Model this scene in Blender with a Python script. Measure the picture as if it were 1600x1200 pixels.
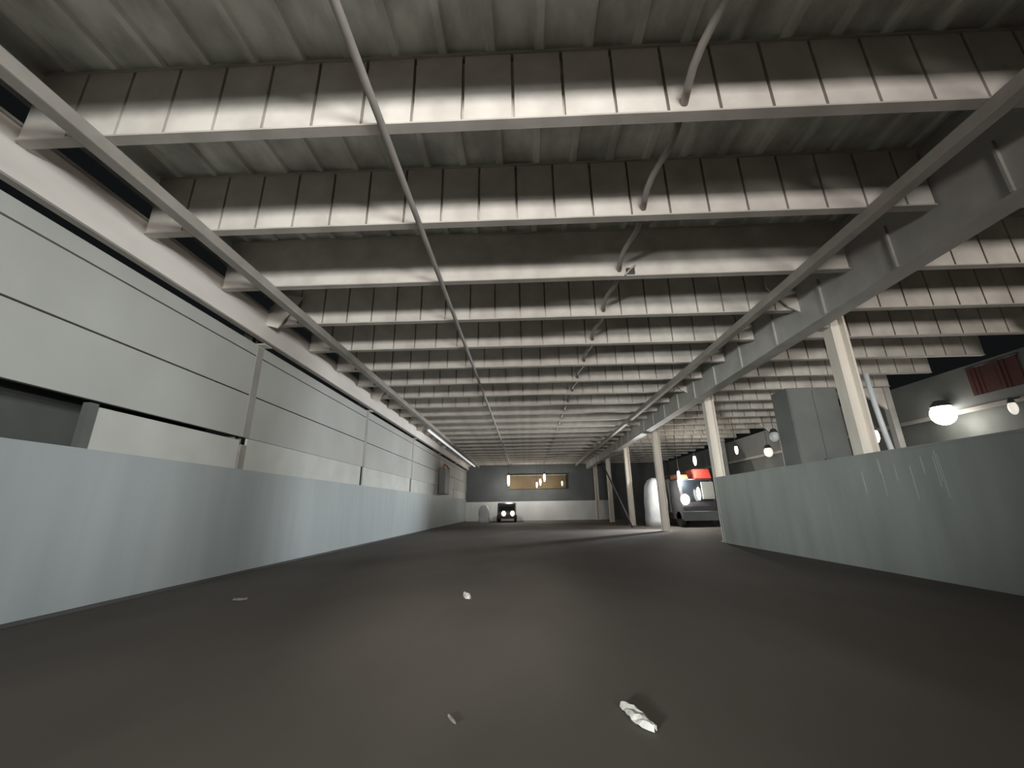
import bpy, bmesh, math, random
from mathutils import Matrix, Vector
random.seed(7)
scene = bpy.context.scene
for o in list(bpy.data.objects): bpy.data.objects.remove(o)
COL = scene.collection

# ---------------------------------------------------------------- camera
FPX, PITCH, YAW, ROLL, CAM_H = 638.1, 0.2939, 0.0299, -0.0156, 1.4
F = Vector((-math.sin(YAW)*math.cos(PITCH), math.cos(YAW)*math.cos(PITCH), math.sin(PITCH)))
r0 = Vector((math.cos(YAW), math.sin(YAW), 0)); u0 = r0.cross(F)
rr = r0*math.cos(ROLL) + u0*math.sin(ROLL); uu = rr.cross(F)
cd = bpy.data.cameras.new('camera'); cam = bpy.data.objects.new('camera', cd); COL.objects.link(cam)
cd.sensor_fit = 'HORIZONTAL'; cd.sensor_width = 36.0; cd.lens = FPX/1600*36.0
cd.clip_start = 0.05; cd.clip_end = 300
cam.matrix_world = Matrix(((rr.x, uu.x, -F.x, 0), (rr.y, uu.y, -F.y, 0), (rr.z, uu.z, -F.z, CAM_H), (0, 0, 0, 1)))
scene.camera = cam

# ---------------------------------------------------------------- world, lights, exposure
w = bpy.data.worlds.new('night'); scene.world = w; w.use_nodes = True
w.node_tree.nodes['Background'].inputs[0].default_value = (0.85, 0.95, 1.0, 1)
w.node_tree.nodes['Background'].inputs[1].default_value = 0.006
vs = scene.view_settings
vs.view_transform = 'Standard'; vs.look = 'None'; vs.gamma = 1.0; vs.use_curve_mapping = False
vs.exposure = 0.0

def area(name, loc, target, sx, sy, power, color, spread=180):
    l = bpy.data.lights.new(name, 'AREA'); l.shape = 'RECTANGLE'; l.size = sx; l.size_y = sy
    l.energy = power; l.color = color; l.spread = math.radians(spread)
    o = bpy.data.objects.new(name, l); COL.objects.link(o); o.location = loc
    o.rotation_euler = (Vector(target)-Vector(loc)).to_track_quat('-Z', 'Y').to_euler()
    return o
area('yard_floodlights', (0.5, -12.5, 2.9), (0.6, 8, 8.2), 4.5, 1.8, 280, (1.0, 0.96, 0.92), 54)
area('wall_fill', (4.0, -7.0, 3.6), (-7.0, 9.0, 4.2), 2.0, 1.6, 215, (0.96, 1.0, 0.975), 60)  # added unseen fill that brightens the left wall
area('partition_fill', (-5.0, -6.0, 1.9), (7.5, 15.5, 2.7), 1.6, 1.0, 115, (0.94, 1.0, 0.96), 32)  # added unseen fill, aimed to lift the right partition
sl = bpy.data.lights.new('floor_pool_fill', 'SPOT'); sl.energy = 8500; sl.color = (1.0, .93, .87); sl.spot_size = math.radians(19); sl.spot_blend = 1; sl.shadow_soft_size = .3  # added unseen spot that makes the lighter pool on the mid floor
so = bpy.data.objects.new('floor_pool_fill', sl); COL.objects.link(so); so.location = (.3, -8.0, 5.0)
so.rotation_euler = (Vector((-1.2, 9.5, 0))-Vector((.3, -8.0, 5.0))).to_track_quat('-Z', 'Y').to_euler()
area('side_aisle_fill', (12.0, -7.0, 2.4), (11.5, 10, 6.8), 3.0, 1.8, 165, (1.0, 0.95, 0.88), 66)  # added unseen fill for the beams of the neighbouring aisle

# ---------------------------------------------------------------- materials
def mat(name, c1, c2=None, rough=0.7, metal=0.0, scale=(1, 1, 1), nscale=1.0, bump=0.0, emit=None, estr=0.0, lo=0.35, hi=0.65, spec=0.5):
    m = bpy.data.materials.new(name); m.use_nodes = True
    nt = m.node_tree; b = nt.nodes['Principled BSDF']
    b.inputs['Roughness'].default_value = rough; b.inputs['Metallic'].default_value = metal
    b.inputs['Specular IOR Level'].default_value = spec
    if c2 is None: c2 = tuple(x*0.82 for x in c1)
    tc = nt.nodes.new('ShaderNodeTexCoord'); mp = nt.nodes.new('ShaderNodeMapping')
    mp.inputs['Scale'].default_value = scale
    nz = nt.nodes.new('ShaderNodeTexNoise'); nz.inputs['Scale'].default_value = nscale; nz.inputs['Detail'].default_value = 5
    cr = nt.nodes.new('ShaderNodeValToRGB')
    cr.color_ramp.elements[0].position = lo; cr.color_ramp.elements[1].position = hi
    cr.color_ramp.elements[0].color = (*c2, 1); cr.color_ramp.elements[1].color = (*c1, 1)
    L = nt.links.new
    L(tc.outputs['Object'], mp.inputs['Vector']); L(mp.outputs['Vector'], nz.inputs['Vector'])
    L(nz.outputs['Fac'], cr.inputs['Fac']); L(cr.outputs['Color'], b.inputs['Base Color'])
    if bump:
        bp = nt.nodes.new('ShaderNodeBump'); bp.inputs['Strength'].default_value = bump; bp.inputs['Distance'].default_value = 0.05
        L(nz.outputs['Fac'], bp.inputs['Height']); L(bp.outputs['Normal'], b.inputs['Normal'])
    if emit:
        b.inputs['Emission Color'].default_value = (*emit, 1); b.inputs['Emission Strength'].default_value = estr
    return m
M = dict(
    beam=mat('pale_beam_paint', (0.66, 0.62, 0.57), (0.5, 0.46, 0.42), 0.55, nscale=1.6),
    flange=mat('beam_flange_paint', (0.50, 0.46, 0.42), (0.40, 0.37, 0.33), 0.6, nscale=2),
    deck=mat('roof_sheet', (0.9, 0.92, 0.85), (0.5, 0.5, 0.465), 0.7, scale=(1.5, 0.8, 1), nscale=1.3),
    tube=mat('tube_paint', (0.34, 0.31, 0.28), (0.27, 0.245, 0.22), 0.6, nscale=2),
    fascia=mat('fascia_paint', (0.80, 0.74, 0.69), (0.70, 0.645, 0.60), 0.6, scale=(1, .3, 1), nscale=1.5),
    girder=mat('girder_paint', (0.46, 0.45, 0.42), (0.37, 0.36, 0.335), 0.6, nscale=1.5),
    column=mat('column_paint', (0.80, 0.735, 0.66), (0.70, 0.64, 0.575), 0.6, scale=(2, 2, .4), nscale=2),
    clad=mat('cladding', (0.49, 0.49, 0.46), (0.43, 0.425, 0.40), 0.55, scale=(1, .6, .5), nscale=.9),
    lowwall=mat('grey_blue_sheet', (0.40, 0.435, 0.44), (0.34, 0.375, 0.38), 0.5, scale=(1, 2.2, .22), nscale=1.0, bump=.1, lo=.3, hi=.72),
    strip=mat('shading_strip_tone', (0.37, 0.35, 0.325), (0.32, 0.30, 0.28), 0.6, nscale=1.2),
    infill=mat('pale_infill', (0.60, 0.60, 0.56), (0.52, 0.52, 0.48), 0.6, nscale=1),
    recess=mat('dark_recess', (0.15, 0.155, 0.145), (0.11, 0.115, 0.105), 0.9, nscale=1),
    seam=mat('seam_dark', (0.10, 0.10, 0.095), None, 0.9),
    part=mat('partition_sheet', (0.33, 0.355, 0.34), (0.26, 0.28, 0.268), 0.5, scale=(1, 1.6, .3), nscale=1.1, bump=.15, lo=.3, hi=.7),
    scuff=mat('scuff', (0.45, 0.48, 0.47), None, 0.6),
    floor=mat('dark_concrete', (0.165, 0.145, 0.129), (0.105, 0.093, 0.082), 0.8, scale=(.5, .22, 1), nscale=.8, lo=.3, hi=.7, spec=.25),
    endpale=mat('pale_end_sheet', (0.72, 0.73, 0.72), (0.60, 0.61, 0.60), 0.7, scale=(.6, 1, .3), nscale=1),
    endgrey=mat('grey_end_sheet', (0.13, 0.138, 0.138), (0.10, 0.108, 0.108), 0.8, nscale=.6),
    outgrey=mat('grey_outer_sheet', (0.15, 0.155, 0.147), (0.125, 0.13, 0.122), 0.7, nscale=.6),
    ochre=mat('ochre_paint', (0.17, 0.115, 0.055), (0.13, 0.09, 0.045), 0.7, nscale=1),
    red=mat('red_paint', (0.62, 0.07, 0.045), (0.5, 0.05, 0.035), 0.5, nscale=2),
    darkred=mat('dark_red_cloth', (0.07, 0.016, 0.012), (0.05, 0.011, 0.009), 0.8, nscale=2),
    brown=mat('orange_brown_paint', (0.36, 0.14, 0.06), None, 0.7, nscale=2),
    white=mat('white_plastic', (0.74, 0.76, 0.78), (0.58, 0.61, 0.64), 0.5, scale=(1, 1, .5), nscale=2.4, bump=.3),
    paper=mat('crumpled_paper', (0.78, 0.75, 0.71), (0.5, 0.48, 0.45), 0.6, nscale=9),
    litterdim=mat('dusty_scrap', (0.26, 0.235, 0.215), None, 0.8, nscale=9),
    dark=mat('dark_metal', (0.05, 0.05, 0.052), None, 0.55, nscale=3),
    rubber=mat('tyre_rubber', (0.025, 0.025, 0.025), None, 0.9, nscale=8),
    glass=mat('dark_glass', (0.02, 0.025, 0.03), None, 0.08, nscale=1),
    carbody=mat('dark_car_paint', (0.07, 0.065, 0.075), None, 0.35, nscale=2),
    cab=mat('tall_cabinet_paint', (0.2, 0.21, 0.2), (0.165, 0.172, 0.165), 0.6, nscale=1),
    lamp=mat('lamp_glow', (1, 1, 1), (1, 1, 1), 0.4, emit=(1.0, 0.97, 0.90), estr=9),
    warm=mat('warm_lamp_glow', (1, 1, 1), (1, 1, 1), 0.4, emit=(1.0, 0.84, 0.62), estr=7),
    dim=mat('dim_lamp_glow', (1, 1, 1), (1, 1, 1), 0.4, emit=(1.0, 0.93, 0.78), estr=0.6),
    stripglow=mat('white_strip_glow', (1, 1, 1), (1, 1, 1), 0.4, emit=(0.95, 0.97, 1.0), estr=0.55),
)

# ---------------------------------------------------------------- mesh helpers
def bm_new(): return bmesh.new()
def box(bm, x0, x1, y0, y1, z0, z1):
    v = [bm.verts.new(p) for p in ((x0,y0,z0),(x1,y0,z0),(x1,y1,z0),(x0,y1,z0),(x0,y0,z1),(x1,y0,z1),(x1,y1,z1),(x0,y1,z1))]
    for f in ((0,3,2,1),(4,5,6,7),(0,1,5,4),(1,2,6,5),(2,3,7,6),(3,0,4,7)): bm.faces.new([v[i] for i in f])
    return v
def prism(bm, prof, axis, a0, a1):
    """extrude closed 2-D profile along an axis ('x': prof=(y,z); 'y': prof=(x,z); 'z': prof=(x,y))"""
    def P(p, a): return (a, p[0], p[1]) if axis == 'x' else ((p[0], a, p[1]) if axis == 'y' else (p[0], p[1], a))
    A = [bm.verts.new(P(p, a0)) for p in prof]; B = [bm.verts.new(P(p, a1)) for p in prof]
    n = len(prof); bm.faces.new(A); bm.faces.new(B[::-1])
    for i in range(n): bm.faces.new((A[i], B[i], B[(i+1) % n], A[(i+1) % n]))
def tube(bm, pts, r, n=10):
    rings = []
    for i, p in enumerate(pts):
        p = Vector(p); a = Vector(pts[max(0, i-1)]); b = Vector(pts[min(len(pts)-1, i+1)])
        t = (b-a).normalized(); s = t.cross(Vector((0, 0, 1)) if abs(t.z) < .9 else Vector((1, 0, 0))).normalized(); u = s.cross(t)
        rad = r[i] if isinstance(r, (list, tuple)) else r
        rings.append([bm.verts.new(p + (s*math.cos(k*2*math.pi/n) + u*math.sin(k*2*math.pi/n))*rad) for k in range(n)])
    for A, B in zip(rings, rings[1:]):
        for k in range(n): bm.faces.new((A[k], A[(k+1) % n], B[(k+1) % n], B[k]))
    bm.faces.new(rings[0][::-1]); bm.faces.new(rings[-1])
def ball(bm, c, rx, ry, rz, seg=16):
    g = bmesh.ops.create_uvsphere(bm, u_segments=seg, v_segments=seg//2+2, radius=1)
    bmesh.ops.transform(bm, matrix=Matrix.Translation(c) @ Matrix.Diagonal((rx, ry, rz, 1)), verts=g['verts'])
def obj(name, bm, m, parent=None, smooth=False, bevel=0):
    bmesh.ops.recalc_face_normals(bm, faces=bm.faces)
    me = bpy.data.meshes.new(name); bm.to_mesh(me); bm.free()
    if smooth:
        for p in me.polygons: p.use_smooth = True
    me.materials.append(M[m] if isinstance(m, str) else m)
    o = bpy.data.objects.new(name, me); COL.objects.link(o)
    if parent: o.parent = parent
    if bevel:
        b = o.modifiers.new('bevel', 'BEVEL'); b.width = bevel; b.segments = 2; b.limit_method = 'ANGLE'
    return o
def tag(o, label, cat, group=None):
    o['label'] = label; o['category'] = cat; o['kind'] = 'thing'
    if group: o['group'] = group
    return o
def thing(name, label, cat, loc=(0, 0, 0), group=None, rz=0):
    o = bpy.data.objects.new(name, None); o.empty_display_size = .3; COL.objects.link(o)
    o.location = loc; o.rotation_euler = (0, 0, rz)
    return tag(o, label, cat, group)
def struct(o): o['kind'] = 'structure'; return o
def dup(root, loc, label, group=None):
    r = root.copy(); COL.objects.link(r); r.location = loc; r['label'] = label
    if group: r['group'] = group
    for ch in list(root.children):
        c = ch.copy(); COL.objects.link(c); c.parent = r
        for g in list(ch.children):
            d = g.copy(); COL.objects.link(d); d.parent = c
    return r
ORD = ['first','second','third','fourth','fifth','sixth','seventh','eighth','ninth','tenth','eleventh','twelfth','thirteenth','fourteenth',
       'fifteenth','sixteenth','seventeenth','eighteenth','nineteenth','twentieth','twenty-first','twenty-second','twenty-third','twenty-fourth']

# ---------------------------------------------------------------- dimensions
XL, XR, XO = -6.85, 7.50, 15.6            # left wall face, partition face, outer right wall face
Y0, Y1 = -6.0, 48.0                       # hall start / end wall
H, DEP, SP, P1 = 6.07, 1.18, 1.883, 4.089 # roof beam underside, depth, spacing, first beam in view
COLY = [P1 + SP*3 + 7.532*k for k in range(6)]
GX, GB, CX = 6.95, 5.53, 7.86                      # girder web face and underside

# ---------------------------------------------------------------- setting
bm = bm_new(); box(bm, -12, 17, -18, Y1+1, -.2, 0); struct(obj('floor', bm, 'floor'))

bm = bm_new()                              # ribbed roof sheet
zt = H+DEP; prof = []; x = -7.4
while x < 16.2:
    prof += [(x, zt+.07), (x+.50, zt+.07), (x+.53, zt+.005), (x+.62, zt+.005)]; x += .65
top = [(px, pz+.02) for px, pz in reversed(prof)]
A = [bm.verts.new((px, Y0, pz)) for px, pz in prof]; B = [bm.verts.new((px, Y1+.3, pz)) for px, pz in prof]
A2 = [bm.verts.new((px, Y0, pz+.02)) for px, pz in prof]; B2 = [bm.verts.new((px, Y1+.3, pz+.02)) for px, pz in prof]
for i in range(len(A)-1):
    bm.faces.new((A[i], A[i+1], B[i+1], B[i])); bm.faces.new((A2[i], B2[i], B2[i+1], A2[i+1]))
struct(obj('ceiling', bm, 'deck'))

# left wall: sheeted lower wall, open strip, three rows of cladding above
bm = bm_new(); prof = []
y = Y0
while y < Y1:
    prof.append((y, (.02*math.sin(y*2.3)+.012*math.sin(y*5.1+1))*(1 if y < 5 else .3))); y += .15
bot = []; topv = []; backb = []; backt = []
for y, d in prof:
    bot.append(bm.verts.new((XL+d*.5, y, 0))); topv.append(bm.verts.new((XL+d*.3, y, 2.38)))
    backb.append(bm.verts.new((XL-.12, y, 0))); backt.append(bm.verts.new((XL-.12, y, 2.38)))
for i in range(len(bot)-1):
    bm.faces.new((bot[i], bot[i+1], topv[i+1], topv[i])); bm.faces.new((topv[i], topv[i+1], backt[i+1], backt[i]))
    bm.faces.new((backb[i], backt[i], backt[i+1], backb[i+1]))
wl = struct(obj('wall_left', bm, 'lowwall', smooth=False))
for z0, z1 in ((3.14, 4.175), (4.205, 5.215), (5.245, 5.53)):
    bm = bm_new(); box(bm, XL-.09, XL, Y0, Y1, z0, z1); obj('cladding_panel', bm, 'clad', wl, bevel=.008)
bm = bm_new(); box(bm, XL-.16, XL-.10, Y0, Y1, 3.2, 5.5); obj('seam_backing', bm, 'seam', wl)
edges = [6.2] + COLY[:] + [Y1]
for a, b in zip(edges, edges[1:]):
    bm = bm_new(); box(bm, XL-.11, XL-.05, a+.0 if a == 6.2 else a+.16, b-.12, 2.38, 3.06 if a == 6.2 else 3.14); obj('infill_panel', bm, 'infill', wl)
bm = bm_new(); box(bm, -7.75, -7.7, Y0, 9.5, 1.8, 3.6); obj('shade_backing', bm, 'recess', wl)  # added dark sheet; its colour stands for the dimness behind the open strip
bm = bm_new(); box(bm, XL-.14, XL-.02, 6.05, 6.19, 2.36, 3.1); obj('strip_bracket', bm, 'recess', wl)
bm = bm_new(); box(bm, XL-.08, XL-.01, COLY[0]-.1, COLY[0]+.1, 2.38, 2.96); obj('strip_post', bm, 'tube', wl)
bm = bm_new(); box(bm, XL-.02, XL+.045, Y0, Y1, 0, .05); obj('wall_foot', bm, 'seam', wl)
for y in COLY[:5]:
    bm = bm_new(); box(bm, XL-.02, XL+.007, y-.12, y+.12, 3.15, 5.50); obj('shading_strip', bm, 'strip', wl)  # thin added strips; their colour carries the brownish shading bands on the wall

# right partition wall
bm = bm_new(); box(bm, XR, XR+.09, -2.0, 16.8, 0, 2.41)
wr = struct(obj('wall_right', bm, 'part'))
bm = bm_new(); box(bm, XR-.012, XR+.102, -2.0, 16.82, 2.38, 2.425); obj('top_edge', bm, 'part', wr)
bm = bm_new(); box(bm, XR-.02, XR+.11, 16.8, 16.9, 0, 2.425); obj('end_post', bm, 'part', wr)
for k in range(9):
    yy = 7.6+random.random()*3.4; ln = .25+random.random()*.6; zz = 2.3-random.random()*.25
    bm = bm_new(); box(bm, XR-.003, XR, yy, yy+.018, zz-ln, zz); obj('drip_mark', bm, 'scuff', wr)

# outer right wall of the neighbouring aisle
bm = bm_new(); box(bm, XO, XO+.1, 2, Y1, 4.45, 5.95)
wo = struct(obj('wall_outer', bm, 'outgrey'))
bm = bm_new(); box(bm, XO+.25, XO+.3, 2, Y1, 0, 4.45); obj('lower_sheet', bm, 'recess', wo)
bm = bm_new(); box(bm, XO-.06, XO, 2, Y1, 4.35, 4.5); obj('sill_rail', bm, 'tube', wo)

# end wall
bm = bm_new(); box(bm, -7.4, 16, Y1, Y1+.15, 2.0, zt); we = struct(obj('wall_back', bm, 'endgrey'))
bm = bm_new(); box(bm, -7.4, 9.4, Y1-.08, Y1, 0, 2.05); obj('pale_sheet', bm, 'endpale', we)
bm = bm_new(); box(bm, 9.4, 16, Y1-.02, Y1+.1, 0, 2.05); obj('grey_sheet', bm, 'endgrey', we)

# ---------------------------------------------------------------- roof beams
def beam_web(x0, x1, ticks):
    bm = bm_new(); z0, z1 = H+.02, H+DEP-.02
    if not ticks: box(bm, x0, x1, -.11, -.06, z0, z1); return bm
    k0 = math.ceil((x0+.05)/.65); cuts = [-.05+.65*k for k in range(k0, k0+40) if x0+.1 < -.05+.65*k < x1-.1]
    xs = [x0]+cuts+[x1]
    for i, (a, b) in enumerate(zip(xs, xs[1:])):
        box(bm, a+(.02 if i else 0), b-(.02 if i < len(xs)-2 else 0), -.12, -.03, z0, z1)
    box(bm, x0, x1, -.03, -.02, z0, z1)
    return bm
def roof_beam(name, label, y, x0, x1, ticks, group):
    t = thing(name, label, 'beam', (0, y, 0), group)
    obj('web', beam_web(x0, x1, ticks), 'beam', t)
    bm = bm_new(); box(bm, x0, x1, -.15, 0, H, H+.025); box(bm, x0, x1, -.015, 0, H+.025, H+.09)
    obj('bottom_flange', bm, 'flange', t)
    bm = bm_new(); box(bm, x0, x1, -.15, .02, H+DEP-.02, H+DEP); obj('top_flange', bm, 'flange', t)
    return t
AX0, AX1, BX0, BX1 = -6.55, 6.89, 7.42, XO-.1
first = {}
for i in range(-1, 24):
    y = P1+SP*i
    if y > Y1-.3: break
    n = 'nearest, dim' if i < 0 else ORD[i]
    lab = ('pale steel roof beam over the main aisle, %s counting from the top of the photo' % n) if i >= 0 else 'pale steel roof beam over the camera, above the top of the photo'
    if i in (2,): lab = 'smooth pale roof beam with a dark clamp, third counting from the top of the photo'
    key = 'plain' if i == 2 or i > 8 else 'tick'
    if key not in first:
        first[key] = roof_beam('roof_beam', lab, y, AX0, AX1, key == 'tick', 'roof beams over the main aisle')
    else: dup(first[key], (0, y, 0), lab)
fb = None
for i in range(1, 24):
    y = P1+SP*i
    if y > Y1-.3: break
    lab = 'roof beam over the neighbouring aisle right of the girder, %s from the camera' % ORD[i-1]
    if fb is None: fb = roof_beam('roof_beam', lab, y, BX0, BX1, True, 'roof beams over the neighbouring aisle')
    else: dup(fb, (0, y, 0), lab)

# clamp on the third beam
t = thing('beam_clamp', 'small dark clamp on the face of the smooth third roof beam', 'clamp', (2.33, P1+2*SP-.112, H+.12))
bm = bm_new(); box(bm, -.09, .09, -.05, 0, -.09, .07); obj('clamp_body', bm, 'dark', t, bevel=.015)
bm = bm_new(); tube(bm, [(-.13, -.06, -.12), (-.02, -.08, .0), (.1, -.06, .11)], .02); obj('bolt', bm, 'tube', t)

# long square tubes under the beams
for x, lab in ((-5.42, 'long square steel tube under the roof beams along the left wall'), (5.82, 'long square steel tube under the roof beams left of the girder')):
    bm = bm_new(); box(bm, x-.10, x+.10, Y0, Y1-.02, H-.2, H-.003)
    tag(obj('square_tube', bm, 'tube', bevel=.02), lab, 'tube', 'long tubes under the roof beams')
# thin rods through the beams
for x, lab, wob in ((-1.70, 'straight thin steel rod running through the roof beams, left one of two', -.18), (2.10, 'wavy thin steel rod running through the roof beams, right one of two', .05)):
    if wob < 0:
        bm = bm_new(); tube(bm, [(x, Y0+(Y1-.1-Y0)*k/60, H-.053) for k in range(61)], .05, 8)
        tag(obj('tie_rod', bm, 'tube', smooth=True), lab, 'rod', 'thin rods under the roof'); continue
    t = thing('tie_rod', lab, 'rod', (x, 0, H+.18), 'thin rods under the roof')
    for i in range(-1, 23):
        a, b = P1+SP*i+.012, P1+SP*(i+1)-.135; pts = []
        for k in range(9):
            ph = k/8; pts.append((wob*math.sin(ph*2*math.pi), a+(b-a)*ph, -wob*.5*math.cos(ph*2*math.pi)))
        bm = bm_new(); tube(bm, pts, .05, 8); obj('rod_segment', bm, 'tube', t, smooth=True)

# ---------------------------------------------------------------- left fascia beam
t = thing('eaves_beam', 'long pale grey channel beam along the top of the left wall', 'beam', (-6.6, 0, 0))
bm = bm_new(); box(bm, -.03, 0, Y0, Y1-.02, 5.60, 6.34); obj('face_plate', bm, 'fascia', t)
bm = bm_new(); box(bm, -.10, .03, Y0, Y1-.02, 5.565, 5.60); obj('bottom_lip', bm, 'tube', t)
bm = bm_new(); box(bm, -.16, .04, Y0, Y1-.02, 6.34, 6.38); obj('top_lip', bm, 'tube', t)
for y in COLY:
    bm = bm_new(); prism(bm, [(0, 6.0), (.29, 5.92), (.84, 6.78), (.39, 6.85), (0, 6.5)], 'y', y-.30, y-.26); obj('gusset', bm, 'beam', t)
bm = bm_new(); tube(bm, [(-5.85, 24.5, H-.083), (-5.85, 47.5, H-.083)], .08, 10)
tag(obj('white_strip', bm, 'stripglow', smooth=True), 'long white glowing strip under the far roof beams beside the left channel beam', 'light')  # white strip drawn with its own emission

# ---------------------------------------------------------------- girder on the right
t = thing('girder', 'deep grey girder carried by the row of columns on the right', 'girder', (GX, 0, 0))
bm = bm_new(); box(bm, 0, .03, -2, Y1-.02, GB, H+DEP-.05); obj('web', bm, 'girder', t)
bm = bm_new(); box(bm, -.03, .40, -2, Y1-.02, GB-.03, GB); obj('bottom_flange', bm, 'girder', t)
bm = bm_new(); box(bm, .03, .40, -2, Y1-.02, H+DEP-.08, H+DEP-.05); obj('top_flange', bm, 'girder', t)
bm = bm_new(); box(bm, .37, .40, -2, Y1-.02, GB, H+DEP-.08); obj('outer_web', bm, 'girder', t)
for i in range(-1, 23):
    y = P1+SP*(i+.45)
    bm = bm_new(); box(bm, -.05, 0, y-.02, y+.02, GB, H+.35); obj('stiffener', bm, 'girder', t)

for y in COLY:
    bm = bm_new(); prism(bm, [(0, H-.1), (-.25, H+.05), (-.7, H+.6), (-.7, H+.95), (0, H+1.0)], 'y', y-.26, y-.22); obj('gusset', bm, 'beam', t)

# ---------------------------------------------------------------- columns
def column(x, y, top, label, group, m='column', hw=.19):
    t = thing('steel_column', label, 'column', (x, y, 0), group)
    bm = bm_new()
    box(bm, -hw, -hw+.05, -.15, .15, .02, top); box(bm, hw-.05, hw, -.15, .15, .02, top); box(bm, -hw+.05, hw-.05, -.03, .03, .02, top)
    obj('shaft', bm, m, t)
    bm = bm_new(); box(bm, -hw-.05, hw+.05, -.2, .2, 0, .02); obj('base_plate', bm, m, t)
    bm = bm_new(); box(bm, -.505, -.19, -.14, .14, GB+.05, H-.05); obj('cap_bracket', bm, 'girder', t, bevel=.02)
    return t
for k, y in enumerate(COLY):
    column(CX, y, H-.01, 'pale steel column under the girder, %s of the row from the camera' % ORD[k], 'columns under the girder')
for k, y in enumerate(COLY):
    t = thing('steel_column', 'steel column behind the left wall, %s from the camera, showing in the gaps' % ORD[k], 'column', (-7.16, y, 0), 'columns behind the left wall')
    bm = bm_new()
    box(bm, -.12, .12, -.13, -.09, 0, 6.3); box(bm, -.12, .12, .09, .13, 0, 6.3); box(bm, -.02, .02, -.09, .09, 0, 6.3)
    obj('shaft', bm, 'tube', t)
    bm = bm_new(); box(bm, .12, .5, -.16, .16, 5.536, 5.56); obj('beam_bracket', bm, 'column', t, bevel=.03)
for k, y in enumerate(COLY[:4]):
    t = thing('steel_column', 'steel column on the outer wall of the neighbouring aisle, %s from the camera' % ORD[k], 'column', (XO-.25, y, 0), 'columns on the outer wall')
    bm = bm_new(); box(bm, -.12, .12, -.12, .12, 0, 6.05); obj('shaft', bm, 'girder', t)
    bm = bm_new(); prism(bm, [(-.12, 5.1), (-1.15, 5.95), (-1.15, 6.05), (-.12, 6.05)], 'y', -.05, .05); obj('knee_plate', bm, 'beam', t)

# white pipe beside first column
bm = bm_new(); tube(bm, [(8.22, 9.62, 4.35), (8.24, 9.62, 3.6), (8.29, 9.62, 2.9), (8.36, 9.62, 2.2), (8.36, 9.62, 0)], .055)
tag(obj('hanging_pipe', bm, 'white', smooth=True), 'pale pipe standing against the right side of the nearest column', 'pipe')

# ---------------------------------------------------------------- left wall fittings
t = thing('wall_cabinet', 'dark grey box on the left wall near the far end', 'cabinet', (XL+.03, 33.5, 2.5))
bm = bm_new(); box(bm, 0, .5, -1.0, 1.0, 0, 2.0); obj('body', bm, 'cab', t, bevel=.03)
bm = bm_new(); box(bm, .05, .45, -1.03, -1.0, .1, 1.9); obj('door', bm, 'cab', t)
bm = bm_new(); tube(bm, [(.3, -.8, 2.0), (.35, -.6, 2.3), (.42, .2, 2.2), (.45, .8, 2.05), (.3, 1.6, 1.9)], .07); obj('cable_bundle', bm, 'brown', t)

# ---------------------------------------------------------------- far end
t = thing('overhead_panel', 'dull ochre panel high on the far end wall between hanging lamps', 'panel', (1.2, Y1-.3, 3.4))
bm = bm_new(); box(bm, -3.1, 3.3, 0, .2, 0, 1.45); obj('face', bm, 'ochre', t)
bm = bm_new(); box(bm, -3.15, 3.35, -.05, .25, 1.45, 1.55); obj('top_rail', bm, 'tube', t)
bm = bm_new(); box(bm, -2.9, -2.7, .2, .3, .1, 1.4); obj('mount', bm, 'tube', t)
bm = bm_new(); box(bm, 2.9, 3.1, .2, .3, .1, 1.4); obj('mount', bm, 'tube', t)

def lamp(label, x, y, z, r, m, group=None, drop=None, tall=1.5, power=0,  color=(1, .97, .9), rot=0):
    t = thing('lamp', label, 'lamp', (x, y, z), group)
    bm = bm_new(); ball(bm, (0, 0, 0), r, r, r*tall); obj('bulb', bm, m, t, smooth=True)
    bm = bm_new(); tube(bm, [(0, 0, r*tall*.7), (0, 0, r*tall+.10)], [r*.9, r*.45], 12); obj('housing', bm, 'dark', t)
    if drop: bm = bm_new(); tube(bm, [(0, 0, r*tall+.08), (0, 0, drop-z)], .015, 6); obj('cord', bm, 'dark', t)
    else: bm = bm_new(); tube(bm, [(0, 0, r*tall+.05), (XO-x+.01, 0, r*tall+.12)], .03, 6); obj('bracket', bm, 'dark', t)
    if power:
        l = bpy.data.lights.new('lamp_light', 'POINT'); l.energy = power; l.color = color; l.shadow_soft_size = r
        lo = bpy.data.objects.new('lamp_light', l); COL.objects.link(lo); lo.parent = t; lo.location = (0, -r*1.3, -r*tall*1.2)
    return t
FR = P1+SP*22-.06
lamp('white lamp hanging left of the ochre panel at the far end', -1.9, FR, 4.3, .14, 'lamp', 'lamps at the far end', H, 4.6, 230)
lamp('white lamp hanging before the ochre panel, highest of the three on its right', 2.0, FR, 4.5, .11, 'lamp', 'lamps at the far end', H, 4.2, 120)
lamp('white lamp hanging before the ochre panel, middle of the three on its right', 1.55, FR, 4.05, .09, 'lamp', 'lamps at the far end', H, 4.4, 80)
lamp('white lamp hanging before the ochre panel, lowest of the three on its right', 1.15, FR, 3.75, .08, 'lamp', 'lamps at the far end', H, 4.2)
lamp('dim yellowish lamp hanging right of the ochre panel at the far end', 3.9, FR, 3.85, .11, 'dim', 'lamps at the far end', H, 3)

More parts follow.
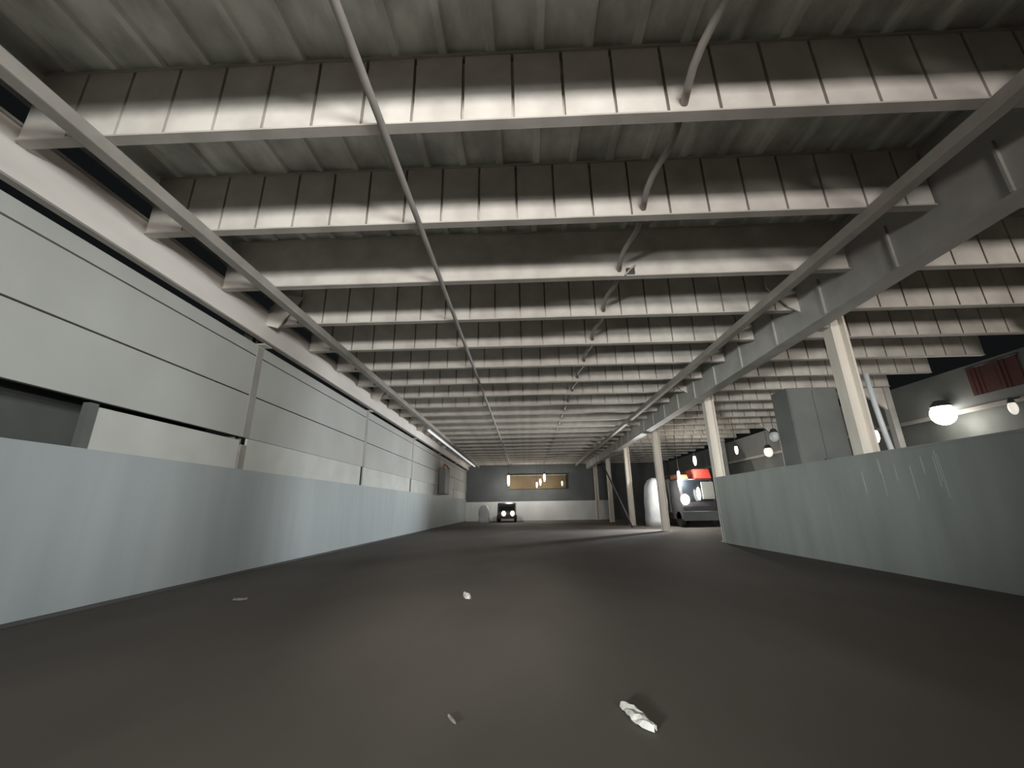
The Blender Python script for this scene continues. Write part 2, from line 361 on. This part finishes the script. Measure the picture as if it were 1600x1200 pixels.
# dark van with headlights at the far end
t = thing('van', 'dark van with warm lit headlights at the far end of the aisle', 'van', (-2.05, 43.5, 0))
bm = bm_new(); prism(bm, [(-.9, .35), (-.95, .75), (-.55, 1.0), (-.1, 1.75), (.2, 1.9), (3.2, 1.9), (3.4, 1.6), (3.4, .35)], 'x', -.9, .9); obj('body', bm, 'carbody', t, bevel=.08)
bm = bm_new(); prism(bm, [(-.53, 1.07), (-.12, 1.70), (-.09, 1.68), (-.50, 1.05)], 'x', -.75, .75); obj('windscreen', bm, 'glass', t)
bm = bm_new(); box(bm, -.85, .85, -1.0, -.93, .35, .55); obj('bumper', bm, 'dark', t, bevel=.02)
for sx in (-.25, .62):
    bm = bm_new(); ball(bm, (sx, -.95, .85), .2, .08, .24); obj('headlight', bm, 'warm', t, smooth=True)
for sx in (-.86, .86):
    for sy in (-.35, 2.6):
        bm = bm_new(); tube(bm, [(sx-.1, sy, .33), (sx+.1, sy, .33)], .33, 18); obj('wheel', bm, 'rubber', t)

def bundle(name, label, cat, x, y, rx, ry, h, m='white', group=None):
    bm = bm_new(); n = 20; rings = []
    for j, (f, s) in enumerate(((0, 1.0), (.12, 1.04), (.3, .97), (.5, 1.03), (.7, .95), (.85, .82), (.95, .55), (1, .2))):
        ring = []
        for k in range(n):
            a = 2*math.pi*k/n; q = s*(1+.05*math.sin(5*a+j)+.03*random.uniform(-1, 1))
            c, sn = math.cos(a), math.sin(a); sq = 1/max(abs(c), abs(sn))**.55
            ring.append(bm.verts.new((x+rx*q*c*sq*.9, y+ry*q*sn*sq*.9, max(0, f*h+random.uniform(-.03, .03)*(j > 0)))))
        rings.append(ring)
    for A_, B_ in zip(rings, rings[1:]):
        for k in range(n): bm.faces.new((A_[k], A_[(k+1) % n], B_[(k+1) % n], B_[k]))
    bm.faces.new(rings[-1]); bm.faces.new(rings[0][::-1])
    return tag(obj(name, bm, m, smooth=True), label, cat, group)
bundle('wrapped_bundle', 'small white wrapped bundle on the floor left of the dark van', 'bundle', -4.3, 43, .6, .6, 1.7)
bundle('covered_stack', 'tall pale sheet covered stack between the third and fourth columns', 'stack', 9.3, 31.0, .85, .8, 3.3)

# leaning pole among the columns
bm = bm_new(); tube(bm, [(7.0, 29.0, 0.0), (6.6, 29.6, 1.4), (6.1, 30.2, 3.0), (5.6, 30.8, 4.6)], .06)
tag(obj('leaning_pole', bm, 'dark', smooth=True), 'thin dark pole leaning beside the far columns', 'pole')

# ---------------------------------------------------------------- truck with red roof
t = thing('truck', 'red roofed truck with bright white lights behind the columns', 'truck', (11.4, 29.5, 0))
bm = bm_new(); prism(bm, [(-1.0, .45), (-1.02, 1.3), (-.85, 2.2), (-.7, 3.1), (1.0, 3.1), (1.0, .45)], 'x', -1.15, 1.15); obj('cab', bm, 'carbody', t, bevel=.06)
bm = bm_new(); prism(bm, [(-.98, 1.62), (-.89, 2.15), (-.74, 3.0), (-.72, 3.0), (-.86, 2.15), (-.95, 1.62)], 'x', -.95, .95)
obj('windscreen', bm, 'glass', t)
bm = bm_new(); prism(bm, [(-.8, 3.1), (-.5, 3.75), (.8, 3.75), (.8, 3.1)], 'x', .05, 1.15); obj('roof_fairing', bm, 'red', t, bevel=.05)
bm = bm_new(); prism(bm, [(-.8, 3.1), (-.6, 3.4), (.8, 3.4), (.8, 3.1)], 'x', -1.1, -.4); obj('roof_box', bm, 'brown', t, bevel=.05)
bm = bm_new(); box(bm, -1.18, 1.18, -1.15, -.98, .4, 1.0); obj('bumper', bm, 'endgrey', t, bevel=.04)
bm = bm_new(); box(bm, -1.2, 1.2, 1.1, 6.0, .9, 3.2); obj('cargo_box', bm, 'outgrey', t, bevel=.03)
bm = bm_new(); box(bm, .25, 1.05, -1.1, -1.02, 1.75, 2.85); obj('pale_panel', bm, 'infill', t, bevel=.02)
for sx, sz, rx, rz in ((-.95, 1.75, .3, .34), (-.02, 2.1, .12, .42)):
    bm = bm_new(); ball(bm, (sx, -1.16, sz), rx, .12, rz); obj('headlight', bm, 'lamp', t, smooth=True)
for sx in (-1.0, 1.0):
    for sy in (-.2, 4.6):
        bm = bm_new(); tube(bm, [(sx-.15, sy, .5), (sx+.15, sy, .5)], .5, 18); obj('wheel', bm, 'rubber', t)
l = bpy.data.lights.new('truck_headlamp_light', 'SPOT'); l.energy = 9000; l.spot_size = math.radians(78); l.spot_blend = .9; l.color = (.92, .97, 1); l.shadow_soft_size = .25
lo = bpy.data.objects.new('truck_headlamp_light', l); COL.objects.link(lo); lo.parent = t; lo.location = (-.5, -1.6, 1.4)
lo.rotation_euler = (Vector((-6.85, 19.0, 5.2))-Vector((10.9, 27.9, 1.4))).to_track_quat('-Z', 'Y').to_euler()
lamp('slim white lamp on a bracket above the red truck roof', 11.5, P1+SP*13-.06, 4.3, .10, 'lamp', None, H, 3.6, 60)
lamp('slim white lamp above the left side of the red roofed truck', 10.3, P1+SP*13-.06, 3.35, .09, 'lamp', None, H, 3.8, 420)

# ---------------------------------------------------------------- behind the partition
t = thing('tall_cabinet', 'tall grey steel cabinet behind the partition left of the nearest column', 'cabinet', (10.75, 15.6, 0))
bm = bm_new(); box(bm, -.9, .9, -.5, .5, .1, 5.55); obj('body', bm, 'cab', t, bevel=.02)
for a, b in ((-.88, -.01), (.01, .88)):
    bm = bm_new(); box(bm, a, b, -.53, -.5, .2, 5.45); d = obj('door', bm, 'cab', t)
    bm = bm_new(); box(bm, (-.1 if a < -.5 else .06), (-.06 if a < -.5 else .1), -.57, -.53, 2.6, 2.9); obj('handle', bm, 'dark', d)
bm = bm_new(); box(bm, -.9, .9, -.45, .45, 0, .1); obj('plinth', bm, 'dark', t)

t = thing('red_banner', 'dark red hanging cloth high on the outer right wall', 'banner', (XO-.05, 13.4, 4.85))
bm = bm_new()
for s in range(12):
    y = -.75+s*.125; box(bm, .02*math.sin(s), .03+.02*math.sin(s), y, y+.13, 0, .95)
obj('cloth', bm, 'darkred', t)
bm = bm_new(); tube(bm, [(.02, -.8, .97), (.02, .8, .97)], .03); obj('rail', bm, 'dark', t)

lamp('large bright lamp on the outer right wall behind the partition', XO-.35, 15.1, 4.42, .36, 'lamp', None, None, 1.1, 50)
lamp('slim bright lamp low beside the nearest column above the partition', 12.83, P1+SP*6-.06, 3.72, .12, 'lamp', None, H, 2.2, 30)
lamp('slim white lamp at the right edge of the photo above the partition', XO-.35, 12.95, 4.15, .11, 'dim', None, None, 2)
lamp('small slim lamp right of the second column above the partition end', 11.55, P1+SP*10-.06, 4.25, .08, 'lamp', None, H, 3.2)
lamp('dim round lamp low over the partition between the nearest two columns', 13.25, P1+SP*10-.06, 4.1, .22, 'dim', None, H, 1.3)
lamp('dull round lamp above the dim lamp left of the tall cabinet', 12.6, P1+SP*9-.06, 4.65, .22, 'white', None, H, 1.3)

# ---------------------------------------------------------------- litter on the floor
def scrap(name, loc, length, width, rz, m='paper', seed=1, lift=1.0):
    rnd = random.Random(seed); bm = bm_new(); n, mcols = 11, 6; G = []
    for i in range(n):
        u = i/(n-1); row = []
        wid = width*(.12+.95*math.sin(math.pi*min(1, .08+u*.9))**.8)
        for j in range(mcols):
            v = j/(mcols-1)-.5
            z = .02+.05*abs(math.sin(u*7+j*1.9))*(1-abs(v))+.02*rnd.random()
            if j in (0, mcols-1): z = .008+.02*rnd.random()
            row.append(bm.verts.new(((u-.5)*length+rnd.uniform(-.01, .01), v*wid+.10*width*math.sin(u*6), z)))
        G.append(row)
    for i in range(n-1):
        for j in range(mcols-1): bm.faces.new((G[i][j], G[i+1][j], G[i+1][j+1], G[i][j+1]))
    for v in bm.verts: v.co.z *= lift
    o = obj(name, bm, m); o.location = loc; o.rotation_euler = (0, 0, rz)
    s = o.modifiers.new('solid', 'SOLIDIFY'); s.thickness = .004
    return o
tag(scrap('paper_scrap', (.728, 3.36, .0), .37, .105, math.radians(-68), seed=3, lift=.7), 'crumpled white paper scrap lying on the dark floor in front', 'litter')
tag(scrap('paper_scrap', (-1.0, 7.32, 0), .28, .09, math.radians(-62), seed=5), 'tiny pale paper scrap on the floor in mid aisle', 'litter')
tag(scrap('paper_scrap', (-4.77, 7.34, 0), .2, .09, .3, 'litterdim', seed=8, lift=.5), 'tiny faint scrap on the floor nearest the left wall', 'litter')
tag(scrap('paper_scrap', (-.55, 3.35, 0), .12, .022, -1.0, 'litterdim', seed=9, lift=.25), 'faint dark scrap on the floor left of the crumpled paper', 'litter')
